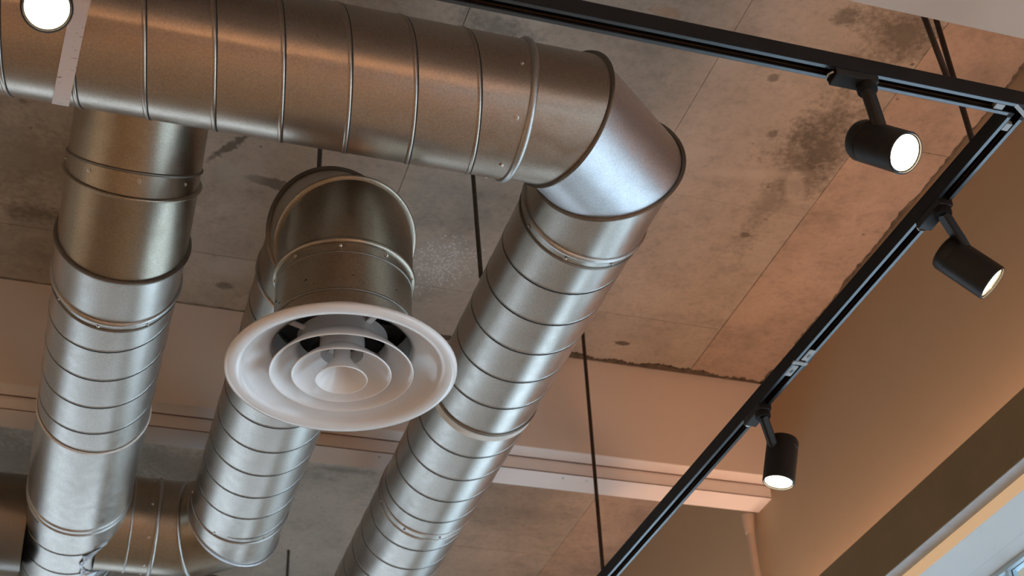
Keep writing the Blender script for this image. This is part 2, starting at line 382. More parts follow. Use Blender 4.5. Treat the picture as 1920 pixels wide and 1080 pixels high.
# deep beam across the room with stepped lower edge
beam = thing('ceiling_beam', (-1.1, YB, 2.27), 'long pale pink beam across the ceiling with white stepped lower edge', 'beam'); beam['kind'] = 'structure'
MB().box(X0, XW, YB, YB + 0.18, 2.317, H).build('beam_face', M_BEAM, beam)
MB().box(X0, XW, YB + 0.0665, YB + 0.17, 2.271, 2.317).build('beam_trim', M_BEAMTRIM, beam)
MB().box(X0, XW, YB + 0.001, YB + 0.060, 2.3155, 2.3168).build('beam_trim', M_BEAMTRIM, beam)
MB().box(X0, XW, YB + 0.0665, YB + 0.168, 2.2698, 2.2708).build('beam_soffit', M_BEAMTRIM, beam)
MB().box(X0, XW, YB + 0.0602, YB + 0.0664, 2.3152, 2.3169).build('gap_shade', M_GAP, beam)  # brown strips coloured in as the shade of the gaps
MB().box(X0, XW, YB + 0.0655, YB + 0.0664, 2.2705, 2.2730).build('gap_shade', M_GAP, beam)
for xq in (0.62, 0.9, 1.5, 1.58): screw(beam, (xq, YB + 0.09, 2.2698), (0, 0, -1), 0.7)
# near soffit in the upper right corner
struct(MB().box(-0.2, XW, 0.6, 0.7985 * 1.95, 1.95, H).build('trim_1', M_BULK), 'smooth pale beige bulkhead at the top right corner', 'bulkhead')

# pelmet with cove light on the right wall, amber strip, window reveal
pel = thing('light_pelmet', (2.1, 2.4, ZS), 'dark brown cove light pelmet with glowing amber strip under it along the right wall', 'pelmet')
MB().box(2.05, 2.07, Y0, Y1, 1.604, 1.750).build('fascia', M_PELMET, pel)
MB().box(2.052, 2.095, Y0, Y1, 1.6030, 1.6039).build('underside_board', M_UNDER, pel)
MB().box(2.07, XW - 0.0005, Y0, Y1, 1.6045, 1.625).build('trough_base', M_PELMET, pel)
MB().box(2.0945, 2.0965, Y0, Y1, ZS + 0.0005, 1.603).build('glow_strip', M_STRIP, pel)  # amber strip given a weak emission of its own
MB().box(2.0966, 2.125, Y0, Y1, ZS + 0.02, 1.603).build('packing_board', M_WOOD, pel)
MB().box(2.0968, XW - 0.0005, Y0, Y1, ZS, ZS + 0.019).build('soffit_board', M_SOFFIT, pel)
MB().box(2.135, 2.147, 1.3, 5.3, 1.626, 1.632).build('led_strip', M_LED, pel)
cv = area('cove_light', (2.15, 3.3, 1.64), (0.35, 0, 1), 4.0, 0.03, 7, (1.0, 0.60, 0.44))
cv.rotation_euler = Matrix((Vector((0, 1, 0)), Vector((0.94, 0, -0.34)), Vector((-0.34, 0, -0.94)))).transposed().to_euler()

k = 0
for y0, y1 in ((-3.4, -0.9), (-0.7, 1.75), (1.9, 4.3), (4.5, 7.0)):
    k += 1
    wn = MB(); x0, x1 = 2.284, 2.320
    wn.box(x0, x1, y0, y1, ZS - 0.012, ZS + 0.0005); wn.box(x0, x1, y0, y1, -1.05, -1.0)
    wn.box(x0, x1, y0, y0 + 0.03, -1.0, ZS - 0.012); wn.box(x0, x1, y1 - 0.03, y1, -1.0, ZS - 0.012)
    e = bpy.data.objects.new(f'window_{k}', None); COL.objects.link(e); e.location = (x0, (y0 + y1) / 2, -1.05 + CZ)
    struct(e, 'tall glazed window below the pelmet', 'window')
    wn.build('window_frame', M_FRAME, e); MB().box(XW, x0, y0, y1, ZS, ZS + 0.0009).build('head_lining', M_SOFFIT, e)
    ms = [2.891] if k == 3 else [(y0 + y1) / 2]
    for my in ms: MB().box(x0 + 0.004, x1 - 0.004, my - 0.006, my + 0.006, -1.0, ZS - 0.012).build('mullion', M_FRAME, e)
    edges = [y0 + 0.03] + ms + [y1 - 0.03]
    for a, b_ in zip(edges, edges[1:]): MB().box(x0 + 0.014, x0 + 0.018, a + 0.006, b_ - 0.006, -1.0, ZS - 0.012).build('pane', M_GLASS, e)

# painted pipe dropping from the beam at the right wall
pp = thing('wall_pipe', (XW - 0.02, 4.02, ZF), 'thin pinkish painted pipe running down the wall below the beam end', 'pipe')
tube([(XW - 0.024, 4.02, ZF), (XW - 0.024, 4.02, 2.255)], 0.0145, 16).build('pipe_body', M_PIPE, pp, True)
tube([(XW - 0.026, 4.02, 2.205), (XW - 0.026, 4.02, 2.235), (XW - 0.026, 4.02, 2.270)], [0.0155, 0.020, 0.023], 16).build('pipe_socket', M_PIPE, pp, True)

# ------------------------------------------------------------------ ducts
R = 0.14; ZD = 2.035
def bis(a, b, c):
    """normal of the mitre plane at b between a-b and b-c"""
    return unit(unit(np.array(b, float) - a) + unit(np.array(c, float) - b))
RM = 0.142; YM = 2.067
E0 = V3(0.62, YM, 2.03); E1 = V3(0.850, YM, 2.03); E2 = V3(0.992, 2.185, 2.035); E3 = V3(0.992, 2.9, 2.035)
# main duct along x
md = thing('main_duct', (0.0, YM, 2.03 - RM), 'large horizontal galvanised spiral duct crossing the top left with pale seams', 'duct')
pipe('duct_pipe', (-2.6, YM, 2.03), (0.745, YM, 2.03), RM, M_GALV_MAIN, md)
spiral(md, (-2.6, YM, 2.03), (0.70, YM, 2.03), RM, 2.52, 1, 2.356, wide=1.15, dark=0.0016, high=0.8, mat=M_GALV_MAIN)
bead('coupling_rim', (0.742, YM, 2.03), (1, 0, 0), RM, M_SEAM, md, 0.016, 0.006)
screws_round(md, (0.715, YM, 2.03), (1, 0, 0), RM, range(5, 360, 45), 0.9)
# hanger strap round the main duct
st = []
for k in range(0, 41):
    a = math.radians(150 - k * 6.6); off = 0.0022 if k < 30 else 0.0022 + 0.006 * ((k - 30) / 10)
    xx = -0.075 - 0.040 * (k / 40)
    for_ = []
    for dx, dr in ((-0.015, 0), (-0.015, 0.0022), (0.015, 0.0022), (0.015, 0)):
        for_.append((xx + dx, YM + (RM + off + dr - 0.002) * -math.sin(a + math.pi / 2) * 1.0, 2.03 + (RM + off + dr - 0.002) * math.cos(a + math.pi / 2) * -1.0))
    st.append(for_)
s = MB().grid(st).build('hanger_strap', M_STRAP, None, True)
tag(s, 'short pale pink painted strap wrapped round the main duct at left', 'strap')

# elbow at the right end
el = thing('duct_elbow', (0.9, 2.1, 1.88), 'three piece galvanised elbow turning the main duct away from the viewer', 'duct elbow')
n1 = bis(E0, E1, E2); n2 = bis(E1, E2, E3)
EC = E2 + V3(0, 0.155, 0)
pipe('elbow_segment', (0.745, YM, 2.03), E1, R, M_GALV_MAIN, el, None, n1)
pipe('elbow_segment', E1, E2, R, M_GALV_BR, el, n1, n2)
pipe('elbow_segment', E2, EC, R, M_GALV, el, n2, None)
bead('mitre_seam', E1, E1 - E0, R, M_RIM, el, 0.008, 0.007, n1)
bead('mitre_seam', E2, E3 - E2, R, M_RIM, el, 0.008, 0.007, n2)

# right duct going away
rd = thing('spiral_duct', (0.99, 3.2, ZD - R), 'right hand galvanised spiral duct running away from the big elbow, with white tape', 'duct', 'long spiral ducts under the ceiling')
C1 = E2 + V3(0, 0.150, 0)
D3E = V3(0.992, 8.9, ZD)
pipe('duct_pipe', C1, D3E, R - 0.001, M_GALV, rd)
bead('coupling_rim', C1 + V3(0, 0.000, 0), (0, 1, 0), R, M_SEAM, rd, 0.014, 0.006)
bead('coupling_rim', C1 + V3(0, 0.030, 0), (0, 1, 0), R, M_RIM, rd, 0.006, 0.0025)
screws_round(rd, C1 + V3(0, 0.017, 0), (0, 1, 0), R, (20, 65, 110, 155, 200, 245, 290, 335), 0.9)
spiral(rd, C1 + V3(0, 0.05, 0), V3(0.992, 3.08, ZD), R - 0.001, 2.461 - C1[1] - 0.05)
spiral(rd, V3(0.992, 3.135, ZD), V3(0.992, 3.66, ZD), R - 0.001, 3.211 - 3.135)
spiral(rd, V3(0.992, 3.72, ZD), D3E, R - 0.001, 3.768 - 3.72)
tp = MB().grid([cyl_ring((0.992, 3.096, ZD), (0, 1, 0), R + 0.0004), cyl_ring((0.992, 3.096, ZD), (0, 1, 0), R + 0.0022), cyl_ring((0.992, 3.120, ZD), (0, 1, 0), R + 0.0022), cyl_ring((0.992, 3.120, ZD), (0, 1, 0), R + 0.0004)]).build('tape_band', M_TAPE, rd, True)
tp['label'] = 'white tape wrapped round the joint'
bead('coupling_rim', (0.992, 3.090, ZD), (0, 1, 0), R, M_RIM, rd, 0.006, 0.003)
bead('coupling_rim', (0.992, 3.668, ZD), (0, 1, 0), R, M_SEAM, rd, 0.005, 0.0022)
bead('coupling_rim', (0.992, 3.700, ZD), (0, 1, 0), R, M_SEAM, rd, 0.005, 0.0022)
screws_round(rd, (0.992, 3.685, ZD), (0, 1, 0), R, (30, 75, 120, 165, 210, 255, 300), 0.8)

# left duct: comes down over the main duct, bends level and runs away
ld = thing('spiral_duct', (0.03, 3.2, ZD - R), 'leftmost galvanised duct dropping from behind the main duct and running away', 'duct', 'long spiral ducts under the ceiling')
XL = 0.036
L0 = V3(XL, 1.2, 2.455); L1 = V3(XL, 2.075, 2.462); L2 = V3(XL, 2.530, 2.085); L3 = V3(XL, 2.672, 2.025); L4 = V3(0.012, 8.9, 2.025)
nl1 = bis(L0, L1, L2); nl2 = bis(L1, L2, L3); nl3 = bis(L2, L3, L4)
d12 = unit(L2 - L1); d34 = unit(L4 - L3); LC = L3 + d34 * 0.135
pipe('duct_segment', L0, L1, R, M_GALV_OLD, ld, None, nl1)
pipe('duct_segment', L1, L2, R, M_GALV_OLD, ld, nl1, nl2)
pipe('duct_segment', L2, L3, R, M_GALV_OLD, ld, nl2, nl3)
pipe('duct_segment', L3, LC, R, M_GALV, ld, nl3, None)
bead('coupling_rim', L2 - d12 * 0.165, d12, R, M_GALV_OLD, ld, 0.008, 0.003)
bead('mitre_seam', L2, d12, R, M_GALV_OLD, ld, 0.010, 0.007, nl2)
bead('coupling_rim', L2 - d12 * 0.035, d12, R, M_RIM, ld, 0.007, 0.004)
bead('mitre_seam', L3, d34, R, M_RIM, ld, 0.010, 0.008, nl3)
screws_round(ld, L2 - d12 * 0.018, d12, R, (40, 85, 130, 175, 220, 265, 310), 0.9)
def lp(y): return L3 + d34 * ((y - L3[1]) / d34[1])
pipe('duct_pipe', LC, lp(3.40), R - 0.001, M_GALV, ld)
bead('coupling_rim', LC, d34, R, M_SEAM, ld, 0.013, 0.006)
bead('coupling_rim', LC + d34 * 0.028, d34, R, M_RIM, ld, 0.006, 0.0025)
screws_round(ld, LC + d34 * 0.016, d34, R, (10, 55, 100, 145, 190, 235, 280, 325), 0.9)
spiral(ld, LC + d34 * 0.05, lp(3.38), R - 0.001, onz(207, 716, 1.885)[1] - (LC + d34 * 0.05)[1])
pipe('duct_segment', lp(3.395), lp(3.86), R + 0.001, M_GALV, ld)
bead('coupling_rim', lp(3.395), d34, R + 0.001, M_TAPE, ld, 0.008, 0.0025)
bead('coupling_rim', lp(3.835), d34, R + 0.001, M_SEAM, ld, 0.008, 0.003)
bead('coupling_rim', lp(3.86), d34, R + 0.001, M_SEAM, ld, 0.008, 0.003)
pipe('duct_pipe', lp(3.855), L4, R - 0.001, M_GALV, ld)
spiral(ld, lp(3.88), L4, R - 0.001, onz(137, 1042, 1.885)[1] - 3.88)

# centre duct with the drop to the round diffuser
XC = 0.478; YD = 2.405; ZDF = 1.577
cd = thing('drop_duct', (XC, 2.6, 1.66), 'centre galvanised duct bending down to the round white diffuser', 'duct')
K0 = V3(XC, 3.9, ZD); K1 = V3(XC, YD + 0.155, ZD); K2 = V3(XC - 0.002, YD, ZD - 0.143); K3 = V3(XC - 0.002, YD, ZDF + 0.046)
nk1 = bis(K0, K1, K2); nk2 = bis(K1, K2, K3)
KC = V3(XC, 2.72, ZD); YBR = 4.06
KE = V3(XC, YBR - 0.100, ZD)
pipe('elbow_segment', KC, K1, R, M_GALV_OLD, cd, None, nk1)
pipe('elbow_segment', K1, K2, R, M_GALV_OLD, cd, nk1, nk2)
KV = V3(K2[0], YD, 1.795)
pipe('elbow_segment', K2, KV, R, M_GALV_OLD, cd, nk2, None)
pipe('neck_pipe', KV, K3, R - 0.002, M_GALV_OLD, cd)
bead('mitre_seam', K1, K0 - K1, R, M_RIM, cd, 0.007, 0.008, nk1)
bead('mitre_seam', K2, (0, 0, 1), R, M_GALV_OLD, cd, 0.008, 0.007, nk2)
bead('coupling_rim', KV, (0, 0, 1), R - 0.001, M_GALV_OLD, cd, 0.014, 0.006)
bead('coupling_rim', KV - V3(0, 0, .028), (0, 0, 1), R - 0.002, M_RIM, cd, 0.005, 0.002)
bead('coupling_rim', KV - V3(0, 0, .118), (0, 0, 1), R - 0.002, M_RIM, cd, 0.006, 0.003)
screws_round(cd, KV - V3(0, 0, .015), (0, 0, 1), R - 0.001, range(15, 360, 40), 0.9)
bead('coupling_rim', KC, (0, 1, 0), R, M_SEAM, cd, 0.012, 0.005)
pipe('duct_pipe', KC, KE - V3(0, 0.13, 0), R - 0.001, M_GALV, cd)
spiral(cd, KC + V3(0, .03, 0), KE - V3(0, 0.15, 0), R - 0.001, onz(500, 893, 1.895)[1] - KC[1] - 0.03)
bead('coupling_rim', KE - V3(0, 0.125, 0), (0, 1, 0), R, M_SEAM, cd, 0.006, 0.0025)
screws_round(cd, KE - V3(0, 0.138, 0), (0, 1, 0), R - 0.001, (60, 120, 180, 240, 300), 0.8)

# branch linking centre duct and left duct
br = thing('branch_duct', (0.3, YBR, ZD - R), 'short aged branch duct with elbow joining the left and centre ducts', 'duct')
BF = V3(XC - 0.112, YBR, ZD); BE = V3(0.10, YBR, ZD)
nb1 = bis(K0, KE, BF); nb2 = bis(KE, BF, BE)
pipe('elbow_segment', KE - V3(0, 0.13, 0), KE, R, M_GALV, br, None, nb1)
pipe('elbow_segment', KE, BF, R, M_GALV_OLD, br, nb1, nb2)
pipe('duct_pipe', BF, BE, R, M_GALV_OLD, br, nb2, None)
bead('mitre_seam', KE, (0, 1, 0), R, M_GALV_BR, br, 0.007, 0.006, nb1)
bead('mitre_seam', BF, (-1, 0, 0), R, M_SEAM, br, 0.009, 0.006, nb2)
bead('coupling_rim', (0.258, YBR, ZD), (1, 0, 0), R, M_SEAM, br, 0.012, 0.006)
bead('coupling_rim', (0.186, YBR, ZD), (1, 0, 0), R, M_SEAM, br, 0.006, 0.003)
screws_round(br, (0.238, YBR, ZD), (1, 0, 0), R, range(0, 360, 40), 0.9)
# flanged saddle where the branch meets the left duct, with bent tabs
sad = []; xc = 0.021; rl = R + 0.002
for k in range(34):
    t0 = 2 * math.pi * k / 34; t1 = t0 + 2 * math.pi / 34 * 0.86; f1 = 1.07 + 0.07 * random.random(); vs = []
    for off in (0.0005, 0.0030):
        for t, f in ((t0, 0.97), (t1, 0.97), (t1, f1), (t0, f1 - 0.02)):
            yy = R * math.cos(t) * f; z2 = R * math.sin(t) * f; lim = rl * 0.97
            z2 = max(-lim, min(lim, z2)); lift = off + (0.004 * random.random() if f > 1 else 0)
            vs.append((xc + math.sqrt((rl + lift) ** 2 - z2 * z2), YBR + yy, ZD - 0.012 + z2))
    MB().add(vs, [(0, 1, 2, 3), (7, 6, 5, 4), (0, 4, 5, 1), (1, 5, 6, 2), (2, 6, 7, 3), (3, 7, 4, 0)]).build('saddle_tab', M_GALV_BR, br)

# far ducts glimpsed at the lower edge
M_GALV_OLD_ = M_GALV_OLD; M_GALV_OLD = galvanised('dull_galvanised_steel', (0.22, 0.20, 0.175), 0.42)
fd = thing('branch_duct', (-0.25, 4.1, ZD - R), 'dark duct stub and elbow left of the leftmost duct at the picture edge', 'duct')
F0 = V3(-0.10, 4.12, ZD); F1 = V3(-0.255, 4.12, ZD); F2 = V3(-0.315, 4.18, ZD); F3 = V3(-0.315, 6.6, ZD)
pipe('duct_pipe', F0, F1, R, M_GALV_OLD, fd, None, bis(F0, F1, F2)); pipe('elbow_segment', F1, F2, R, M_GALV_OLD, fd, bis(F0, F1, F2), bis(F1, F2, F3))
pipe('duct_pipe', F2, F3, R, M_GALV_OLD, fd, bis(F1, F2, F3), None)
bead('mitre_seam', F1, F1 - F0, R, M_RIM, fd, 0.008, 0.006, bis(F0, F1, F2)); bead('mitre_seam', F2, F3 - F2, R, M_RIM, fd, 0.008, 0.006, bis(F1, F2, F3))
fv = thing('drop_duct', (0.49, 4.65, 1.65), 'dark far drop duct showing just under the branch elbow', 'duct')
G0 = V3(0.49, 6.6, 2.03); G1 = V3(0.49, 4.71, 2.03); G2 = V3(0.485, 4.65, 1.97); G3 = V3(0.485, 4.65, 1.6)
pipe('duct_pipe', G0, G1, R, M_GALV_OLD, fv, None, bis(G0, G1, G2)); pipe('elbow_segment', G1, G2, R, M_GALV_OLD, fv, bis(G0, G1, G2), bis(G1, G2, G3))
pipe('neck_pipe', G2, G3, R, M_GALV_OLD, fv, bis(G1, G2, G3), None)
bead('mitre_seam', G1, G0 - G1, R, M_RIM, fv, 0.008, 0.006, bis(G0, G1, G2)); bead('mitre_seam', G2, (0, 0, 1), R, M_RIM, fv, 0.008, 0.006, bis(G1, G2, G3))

M_GALV_OLD = M_GALV_OLD_
# ------------------------------------------------------------------ round diffuser
DC = V3(XC - 0.002, YD, ZDF)
df = thing('ceiling_diffuser', DC, 'round white air diffuser with concentric cones at the foot of the centre duct', 'air diffuser')
lathe([(0.1368, 0.115), (0.1375, 0.115), (0.1382, 0.052), (0.185, 0.021), (0.215, 0.011), (0.2235, 0.008), (0.2265, 0.003), (0.2262, -0.001), (0.2235, -0.0042),
       (0.215, -0.0062), (0.206, -0.0055), (0.198, -0.0020), (0.1945, 0.0020), (0.1925, 0.0065), (0.186, 0.014), (0.172, 0.023), (0.157, 0.034), (0.146, 0.042), (0.1375, 0.049), (0.1365, 0.060), (0.1365, 0.115)], DC).build('outer_ring', M_WHITE, df, True, sharp=50)
def cone(name, rb, zb, rt, zt_, col_top, bow=0.004):
    n = 8; inn = []; out = []
    for i in range(n + 1):
        t = i / n; r_ = rb + (rt - rb) * t + bow * math.sin(math.pi * t); z_ = zb + (zt_ - zb) * t ** 1.05
        inn.append((r_, z_)); out.append((r_ + 0.0028, z_ + 0.0018))
    prof = [(rb + 0.0020, zb - 0.0006)] + inn + [(rt - 0.0004, col_top), (rt + 0.0024, col_top)] + out[::-1] + [(rb + 0.0032, zb + 0.0006), (rb + 0.0020, zb - 0.0006)]
    return lathe(prof, DC).build(name, M_WHITE, df, True, sharp=50)
cone('diffuser_cone', 0.1375, -0.006, 0.087, 0.048, 0.078)
cone('diffuser_cone', 0.0945, -0.010, 0.042, 0.040, 0.072)
lathe([(0.0487, -0.0205), (0.030, 0.004), (0.012, 0.026), (0.0, 0.031)], DC).build('centre_cone', M_WHITE, df, True)
lathe([(0.0487, -0.0205), (0.0505, -0.0210), (0.0512, -0.0196), (0.032, 0.006), (0.017, 0.028), (0.016, 0.09), (0.0, 0.09)], DC).build('centre_stem', M_WHITE, df, True)
for k in range(4):
    a = math.radians(22 + 90 * k); d = V3(math.cos(a), math.sin(a), 0); p_ = V3(-d[1], d[0], 0)
    vs = []
    for s_, r_ in ((0, 0.014), (1, 0.1405)):
        for wv, zz in ((-0.006, 0.066), (0.006, 0.066), (0.006, 0.070), (-0.006, 0.070)): vs.append(DC + d * r_ + p_ * wv + V3(0, 0, zz))
    MB().add(vs, [(0, 1, 2, 3), (7, 6, 5, 4), (0, 4, 5, 1), (1, 5, 6, 2), (2, 6, 7, 3), (3, 7, 4, 0)]).build('spoke', M_WHITE, df)
for k in range(9):                          # damper blades in the throat
    a = math.radians(-70 + k * 40)
    d = V3(math.cos(a), math.sin(a), 0); p_ = V3(-d[1], d[0], 0); vs = []
    for r_, w0, w1 in ((0.03, -0.01, 0.012), (0.134, -0.04, 0.042)):
        vs += [DC + d * r_ + p_ * w0 + V3(0, 0, 0.118), DC + d * r_ + p_ * w1 + V3(0, 0, 0.134)]
    MB().add(vs, [(0, 1, 3, 2)]).build('damper_blade', M_SLOT, df)

# ------------------------------------------------------------------ hanger rods
def rod(a, b, r, mat, label, group='ceiling hanger rods'):
    o = tube([a, b], r, 10).build('hanger_rod', mat, None, True); tag(o, label, 'rod', group); return o
ZT = 1.78                                  # underside of the lighting track
# ------------------------------------------------------------------ lighting track
TW, TH = 0.034, 0.034
def track_profile():
    a = TW / 2; s = 0.0076
    return [(-a, 0), (-s, 0), (-s, 0.004), (-a + 0.0045, 0.006), (-a + 0.0045, 0.026), (a - 0.0045, 0.026), (a - 0.0045, 0.006), (s, 0.004), (s, 0), (a, 0), (a, TH), (-a, TH)]
def extr(prof, a, b, na=None, nb=None):
    a = np.array(a, float); b = np.array(b, float); d = unit(b - a); sd = V3(-d[1], d[0], 0); rows = []
    for c, n in ((a, na), (b, nb)):
        n = d if n is None else n; r_ = []
        for x, z in prof:
            p_ = c + sd * x + V3(0, 0, z); p_ = p_ + d * (-((p_ - c) @ n) / (d @ n)); r_.append(p_)
        rows.append(r_)
    mb = MB().grid(rows); n_ = len(prof)
    mb.f.append(tuple(range(n_))[::-1]); mb.f.append(tuple(range(n_, 2 * n_))); return mb
def track(a, b, label, na=None, nb=None):
    a = V3(*a); b = V3(*b); d = unit(b - a); sd = V3(-d[1], d[0], 0)
    t = thing('lighting_track', (a + b) / 2, label, 'track', 'black lighting track lengths')
    extr(track_profile(), a, b, na, nb).build('rail', M_TRACK, t, bevel=0.0008)
    for s_ in (-1, 1):
        x0_, x1_ = sorted((s_ * 0.0086, s_ * 0.0155))
        extr([(x0_, -0.0006), (x1_, -0.0006), (x1_, 0.0004), (x0_, 0.0004)], a + d * (0.0 if na is None else 0.02), b - d * (0.0 if nb is None else 0.02)).build('lip', M_LIP, t)
    sl = [(-0.0120, 0.0245), (0.0120, 0.0245), (0.0120, 0.0255), (-0.0120, 0.0255)]
    extr(sl, a + d * 0.02, b - d * 0.02).build('slot_liner', M_SLOT, t)
    for s_ in (-1, 1):
        extr([(s_ * 0.0112 - 0.0008, 0.011), (s_ * 0.0112 + 0.0008, 0.011), (s_ * 0.0112 + 0.0008, 0.0135), (s_ * 0.0112 - 0.0008, 0.0135)], a + d * 0.04, b - d * 0.04).build('conductor', M_COPPER, t)
    return t
TY = 0.8885 * ZT                            # centre line of the first length
TC = V3(0.864 * ZT, TY, ZT)
T2 = onz(1137 + 12, 1080, ZT); T2d = unit(V3(*(T2 - TC)) * V3(1, 1, 0))
TJ = onz(1494, 680, ZT); TJ = TC + T2d * ((TJ - TC) @ T2d)
TEND = TC + T2d * 6.2
nm = unit(V3(1, 0, 0) + T2d)
ta = track((-2.2, TY, ZT), TC, 'black track length along the top of the picture, ending at the corner', None, nm)
tb = track(TC, TJ, 'black track length from the corner down to the joint, carrying one spotlight', nm, None)
tc = track(TJ, TEND, 'black track length beyond the joint, running down to the bottom edge')
# corner piece and joint piece
cj = thing('track_connector', TC, 'mitred corner connector joining two black track lengths', 'connector')
sd2 = V3(-T2d[1], T2d[0], 0)
extr([(-0.004, -0.0006), (0.004, -0.0006), (0.004, 0.006), (-0.004, 0.006)], TC + V3(-0.020, -0.0125, 0) * 1.0, TC + V3(0.022, 0.013, 0)).build('mitre_plate', M_GREYPL, cj)
for d_ in (V3(-1, 0, 0), T2d):
    c = TC + d_ * 0.050; s_ = V3(-d_[1], d_[0], 0)
    extr([(-0.0062, 0.0005), (0.0062, 0.0005), (0.0062, 0.010), (-0.0062, 0.010)], c - d_ * 0.014, c + d_ * 0.004).build('contact_tab', M_GREYPL, cj)
jj = thing('track_connector', TJ, 'straight joint with two small grey arrow plates in the black track', 'connector')
extr([(-0.0175, -0.0014), (0.0175, -0.0014), (0.0175, 0.002), (-0.0175, 0.002)], TJ - T2d * 0.006, TJ + T2d * 0.006).build('joint_bar', M_GREYPL, jj)
extr([(-0.0190, 0.0), (-0.0165, 0.0), (-0.0165, 0.034), (-0.0190, 0.034)], TJ - T2d * 0.03, TJ + T2d * 0.03).build('joint_cover', M_BLACK, jj)
for s_ in (-1, 1):
    a = TJ + T2d * s_ * 0.012; b = TJ + T2d * s_ * 0.055
    off = sd2 * (0.004 * s_)
    pl = extr([(-0.0085, -0.0010), (0.0085, -0.0010), (0.0085, 0.002), (-0.0085, 0.002)], min((a, b), key=lambda q: q[1]) + off, max((a, b), key=lambda q: q[1]) + off).build('arrow_plate', M_GREYPL, jj, bevel=0.002)
    c = (a + b) / 2 + off + V3(0, 0, -0.0014)
    A_, B_ = T2d * 0.006, sd2 * 0.0045
    mb = MB()
    for p_, q_ in ((c - A_ , c + A_), (c + A_, c + A_ * 0.1 + B_), (c + A_, c + A_ * 0.1 - B_), (c - A_ * .6 + B_ * .9, c - A_ * .6 - B_ * .9)):
        dd = unit(q_ - p_); e_ = V3(-dd[1], dd[0], 0) * 0.0007
        mb.add([p_ - e_, p_ + e_, q_ + e_, q_ - e_], [(0, 1, 2, 3)])
    mb.build('arrow_mark', M_BLACK, pl)

# rods: two hold the track near the corner, one holds it at the bottom, others hold ducts
q = onz(1828, 280, ZT + TH); rod((q[0], q[1], ZT + TH), (q[0], q[1], H), 0.0058, M_ROD, 'brown rod holding the track just below its corner')
q = onz(1786, 150, ZT + TH); q = V3(q[0], TY, ZT + TH); rod(q, (q[0] - 0.035, TY + 0.03, H), 0.0058, M_ROD, 'brown rod holding the top track length near its corner')
q = onz(1131, 1075, ZT + TH); rod((q[0], q[1], ZT + TH), (q[0], q[1], H), 0.0058, M_ROD, 'long brown rod dropping past the pale beam to the bottom of the track')
q = onz(902, 520, ZD + 0.05); rod(q, (q[0] - 0.0, q[1] + 0.06, H), 0.0058, M_RODG, 'thin dark rod between main duct and right duct')
q = V3(XC - 0.020, 2.66, ZD + 0.138); rod(q, (q[0], q[1], H), 0.0058, M_RODG, 'short rod above the top of the centre drop elbow')
q = onz(541, 1032, H); rod((q[0], q[1], 1.9), (q[0], q[1], H), 0.0058, M_RODG, 'small far rod at the bottom edge beside the right duct')

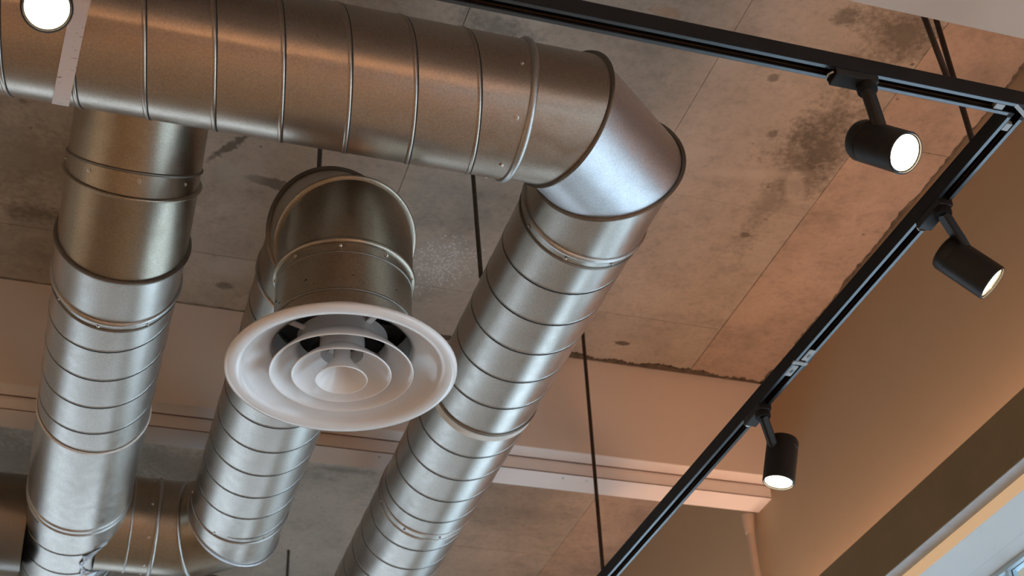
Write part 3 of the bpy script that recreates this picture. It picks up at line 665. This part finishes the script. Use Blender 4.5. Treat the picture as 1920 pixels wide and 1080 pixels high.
# ------------------------------------------------------------------ spotlights
def axis_frame(ax):
    ax = unit(ax); u = unit(np.cross(ax, V3(0, 0, 1))); return ax, u, np.cross(u, ax)
def spot(base, tdir, axis, label, centre, near=0.0, power=44, L=0.118, rad=0.0375, arm_px=None):
    base = V3(*base); tdir = unit(tdir); sd = V3(-tdir[1], tdir[0], 0)
    t = thing('track_spotlight', base, label, 'spotlight', 'black track spotlights')
    # adaptor body in the track with lever and round swivel
    extr([(-0.0155, -0.016), (0.0155, -0.016), (0.0165, -0.0005), (-0.0165, -0.0005)], base - tdir * 0.065, base + tdir * 0.018).build('adaptor', M_BLACK, t, bevel=0.002)
    extr([(-0.0065, -0.0005), (0.0065, -0.0005), (0.0065, 0.018), (-0.0065, 0.018)], base - tdir * 0.060, base + tdir * 0.014).build('adaptor_tongue', M_SLOT, t)
    lv = base - tdir * 0.068 + V3(0, 0, -0.009)
    tube([lv - sd * 0.012, lv - sd * 0.004 - tdir * 0.006, lv + sd * 0.006 - tdir * 0.005, lv + sd * 0.012], 0.0022, 8).build('lever', M_CHROME, t, True)
    lathe([(0.0, -0.030), (0.0165, -0.030), (0.0180, -0.027), (0.0180, -0.0165), (0.0, -0.0165)], base, 32).build('swivel_disc', M_TRACK, t, True)
    ax, u, v = axis_frame(axis); a0 = base + V3(0, 0, -0.028)
    # head: rounded cylinder hanging level with its adaptor; the arm meets its side near the back
    d_ = ray(*centre[:2]); hc = d_ * ((base @ CF + near) / (d_ @ CF)) if len(centre) == 2 else base + V3(*centre)
    if arm_px: q_ = ray(*arm_px); a1 = q_ * ((hc @ CF) / (q_ @ CF))
    else: sd_ = a0 - hc; sd_ = unit(sd_ - ax * (sd_ @ ax)); a1 = hc - ax * L * 0.12 + sd_ * rad * 0.9
    ad = unit(a1 - a0)
    back = hc - ax * L * 0.5; n = 48
    prof = [(0.0, 0), (rad * 0.80, 0), (rad * 0.93, 0.003), (rad, 0.010), (rad, 0.0255), (rad - 0.0012, 0.0262), (rad - 0.0012, 0.0278), (rad, 0.0285), (rad, L - 0.002), (rad - 0.0015, L), (rad - 0.0035, L), (rad - 0.0045, L - 0.010), (rad - 0.0065, L - 0.0105)]
    def lat(pr): return MB().grid([[back + ax * z + (u * math.cos(2 * math.pi * k / n) + v * math.sin(2 * math.pi * k / n)) * r for k in range(n)] for r, z in pr])
    hd = lat(prof).build('head', M_BLACK, t, True, sharp=35)
    lat([(0.0, L - 0.0085), (rad * 0.5, L - 0.0075), (rad - 0.0058, L - 0.0095), (rad - 0.0055, L - 0.0120)]).build('lens', M_LAMP, t, True)
    lat([(rad - 0.0045, L - 0.010), (rad - 0.0060, L - 0.0040), (rad - 0.0068, L - 0.0072)]).build('lens_ring', M_CHROME, t, True)
    # flat tapered arm
    e1 = unit(u - ad * (u @ ad)); e2 = unit(np.cross(ad, e1)); rows = []
    for p_, w_, th in ((a0 + V3(0, 0, 0.004), 0.0120, 0.0095), (a1 - ad * 0.008, 0.0120, 0.0095), (a1 + ad * 0.012, 0.0110, 0.0085)):
        rows.append([p_ + e1 * w_ * sx + e2 * th * sy for sx, sy in ((-1, -0.6), (-0.7, -1), (0.7, -1), (1, -0.6), (1, 0.6), (0.7, 1), (-0.7, 1), (-1, 0.6))])
    mb = MB().grid(rows); mb.f.append(tuple(range(8))[::-1]); mb.f.append(tuple(range(16, 24)))
    mb.build('arm', M_BLACK, t)
    if power:
        d = bpy.data.lights.new('spot_beam', 'SPOT'); d.energy = power; d.color = (1.0, 0.74, 0.46); d.spot_size = math.radians(70); d.spot_blend = 0.6; d.shadow_soft_size = 0.03
        o = bpy.data.objects.new('spot_beam', d); COL.objects.link(o); o.parent = t
        p_ = back + ax * (L + 0.004); o.location = Vector((p_[0], p_[1], p_[2] + CZ)) - wloc(t)
        o.rotation_euler = Vector(ax).to_track_quat('-Z', 'Y').to_euler()
    return t
def on_t2(u, v): p_ = onz(u, v, ZT); return TC + T2d * ((p_ - TC) @ T2d)
b1 = onz(1622, 148, ZT); b1 = V3(b1[0], TY, ZT)
spot(b1, (1, 0, 0), (0.251, -0.552, -0.656), 'black spotlight on the top track length, its bright lamp facing the viewer', (1654, 274), -0.03, arm_px=(1650, 240))
spot(on_t2(1778, 385), -T2d, (0.626, -0.231, -0.745), 'black spotlight nearest below the track corner, tilted towards the right wall', (1814, 500), 0.0, arm_px=(1805, 458))
spot(on_t2(1442, 765), -T2d, (-0.217, 0.092, -0.972), 'black spotlight on the far track length pointing straight down by the beam end', (1464, 864), 0.0, arm_px=(1450, 836))
spot((-0.105, TY, ZT), (1, 0, 0), (0.078, -0.577, -0.813), 'glowing spotlight at the top left corner in front of the main duct', (88, 2), -0.02)
spot((-1.15, TY, ZT), (1, 0, 0), (-0.25, -0.55, -0.80), 'added unseen black spotlight further left on the top track length', (0, 0, -0.13))  # unseen spotlight added for warm fill
tz = track((-2.2, -1.0, ZT), (1.7, -1.0, ZT), 'added black track length behind the viewer')  # unseen track and spotlights added to warm the floor and reflections
for x_, ax_, lb in ((-1.7, (-0.2, 0.3, -0.93), 'first'), (-0.5, (0.1, -0.4, -0.9), 'second'), (0.55, (-0.15, 0.35, -0.92), 'third'), (1.4, (0.1, -0.3, -0.95), 'fourth')):
    spot((x_, -1.0, ZT), (1, 0, 0), ax_, lb + ' added black spotlight from the left on the track behind the viewer', (0, 0, -0.13))
tl = track((-2.6, -2.0, ZT), (-2.6, 6.0, ZT), 'added black track length along the left side of the room')  # another unseen track with spotlights, added for warm bounce from the left
for y_, lb in ((-1.2, 'first'), (0.6, 'second'), (2.4, 'third'), (4.2, 'fourth')):
    spot((-2.6, y_, ZT), (0, 1, 0), (-0.75, 0.1, -0.65), lb + ' added black spotlight from the near end on the left side track', (0, 0, -0.13), 0, 85)

# pendant lamps added out of view so the ducts mirror a warm glow
M_BULB = emit('warm_bulb_glow', (1.0, 0.50, 0.22), 110)
for x_, y_, z_, lb in ((-0.9, -2.9, 0.55, 'far left'), (0.35, -3.0, 0.15, 'inner left'), (1.25, -2.9, 0.6, 'inner right'), (1.85, -3.1, -0.1, 'far right')):
    t = thing('added_pendant', (x_, y_, z_ - 0.05), lb + ' warm glass pendant lamp added unseen behind the viewer', 'pendant lamp', 'added pendant lamps behind the viewer')
    tube([(x_, y_, z_ + 0.12), (x_, y_, H)], 0.003, 8).build('cord', M_BLACK, t, True)
    lathe([(0.0, 0.13), (0.020, 0.13), (0.024, 0.10), (0.024, 0.05), (0.0, 0.05)], V3(x_, y_, z_), 24).build('socket', M_BLACK, t, True)
    lathe([(0.0, -0.05)] + [(0.05 * math.sin(k * math.pi / 12), -0.05 * math.cos(k * math.pi / 12)) for k in range(1, 11)] + [(0.018, 0.055)], V3(x_, y_, z_), 24).build('bulb', M_BULB, t, True)
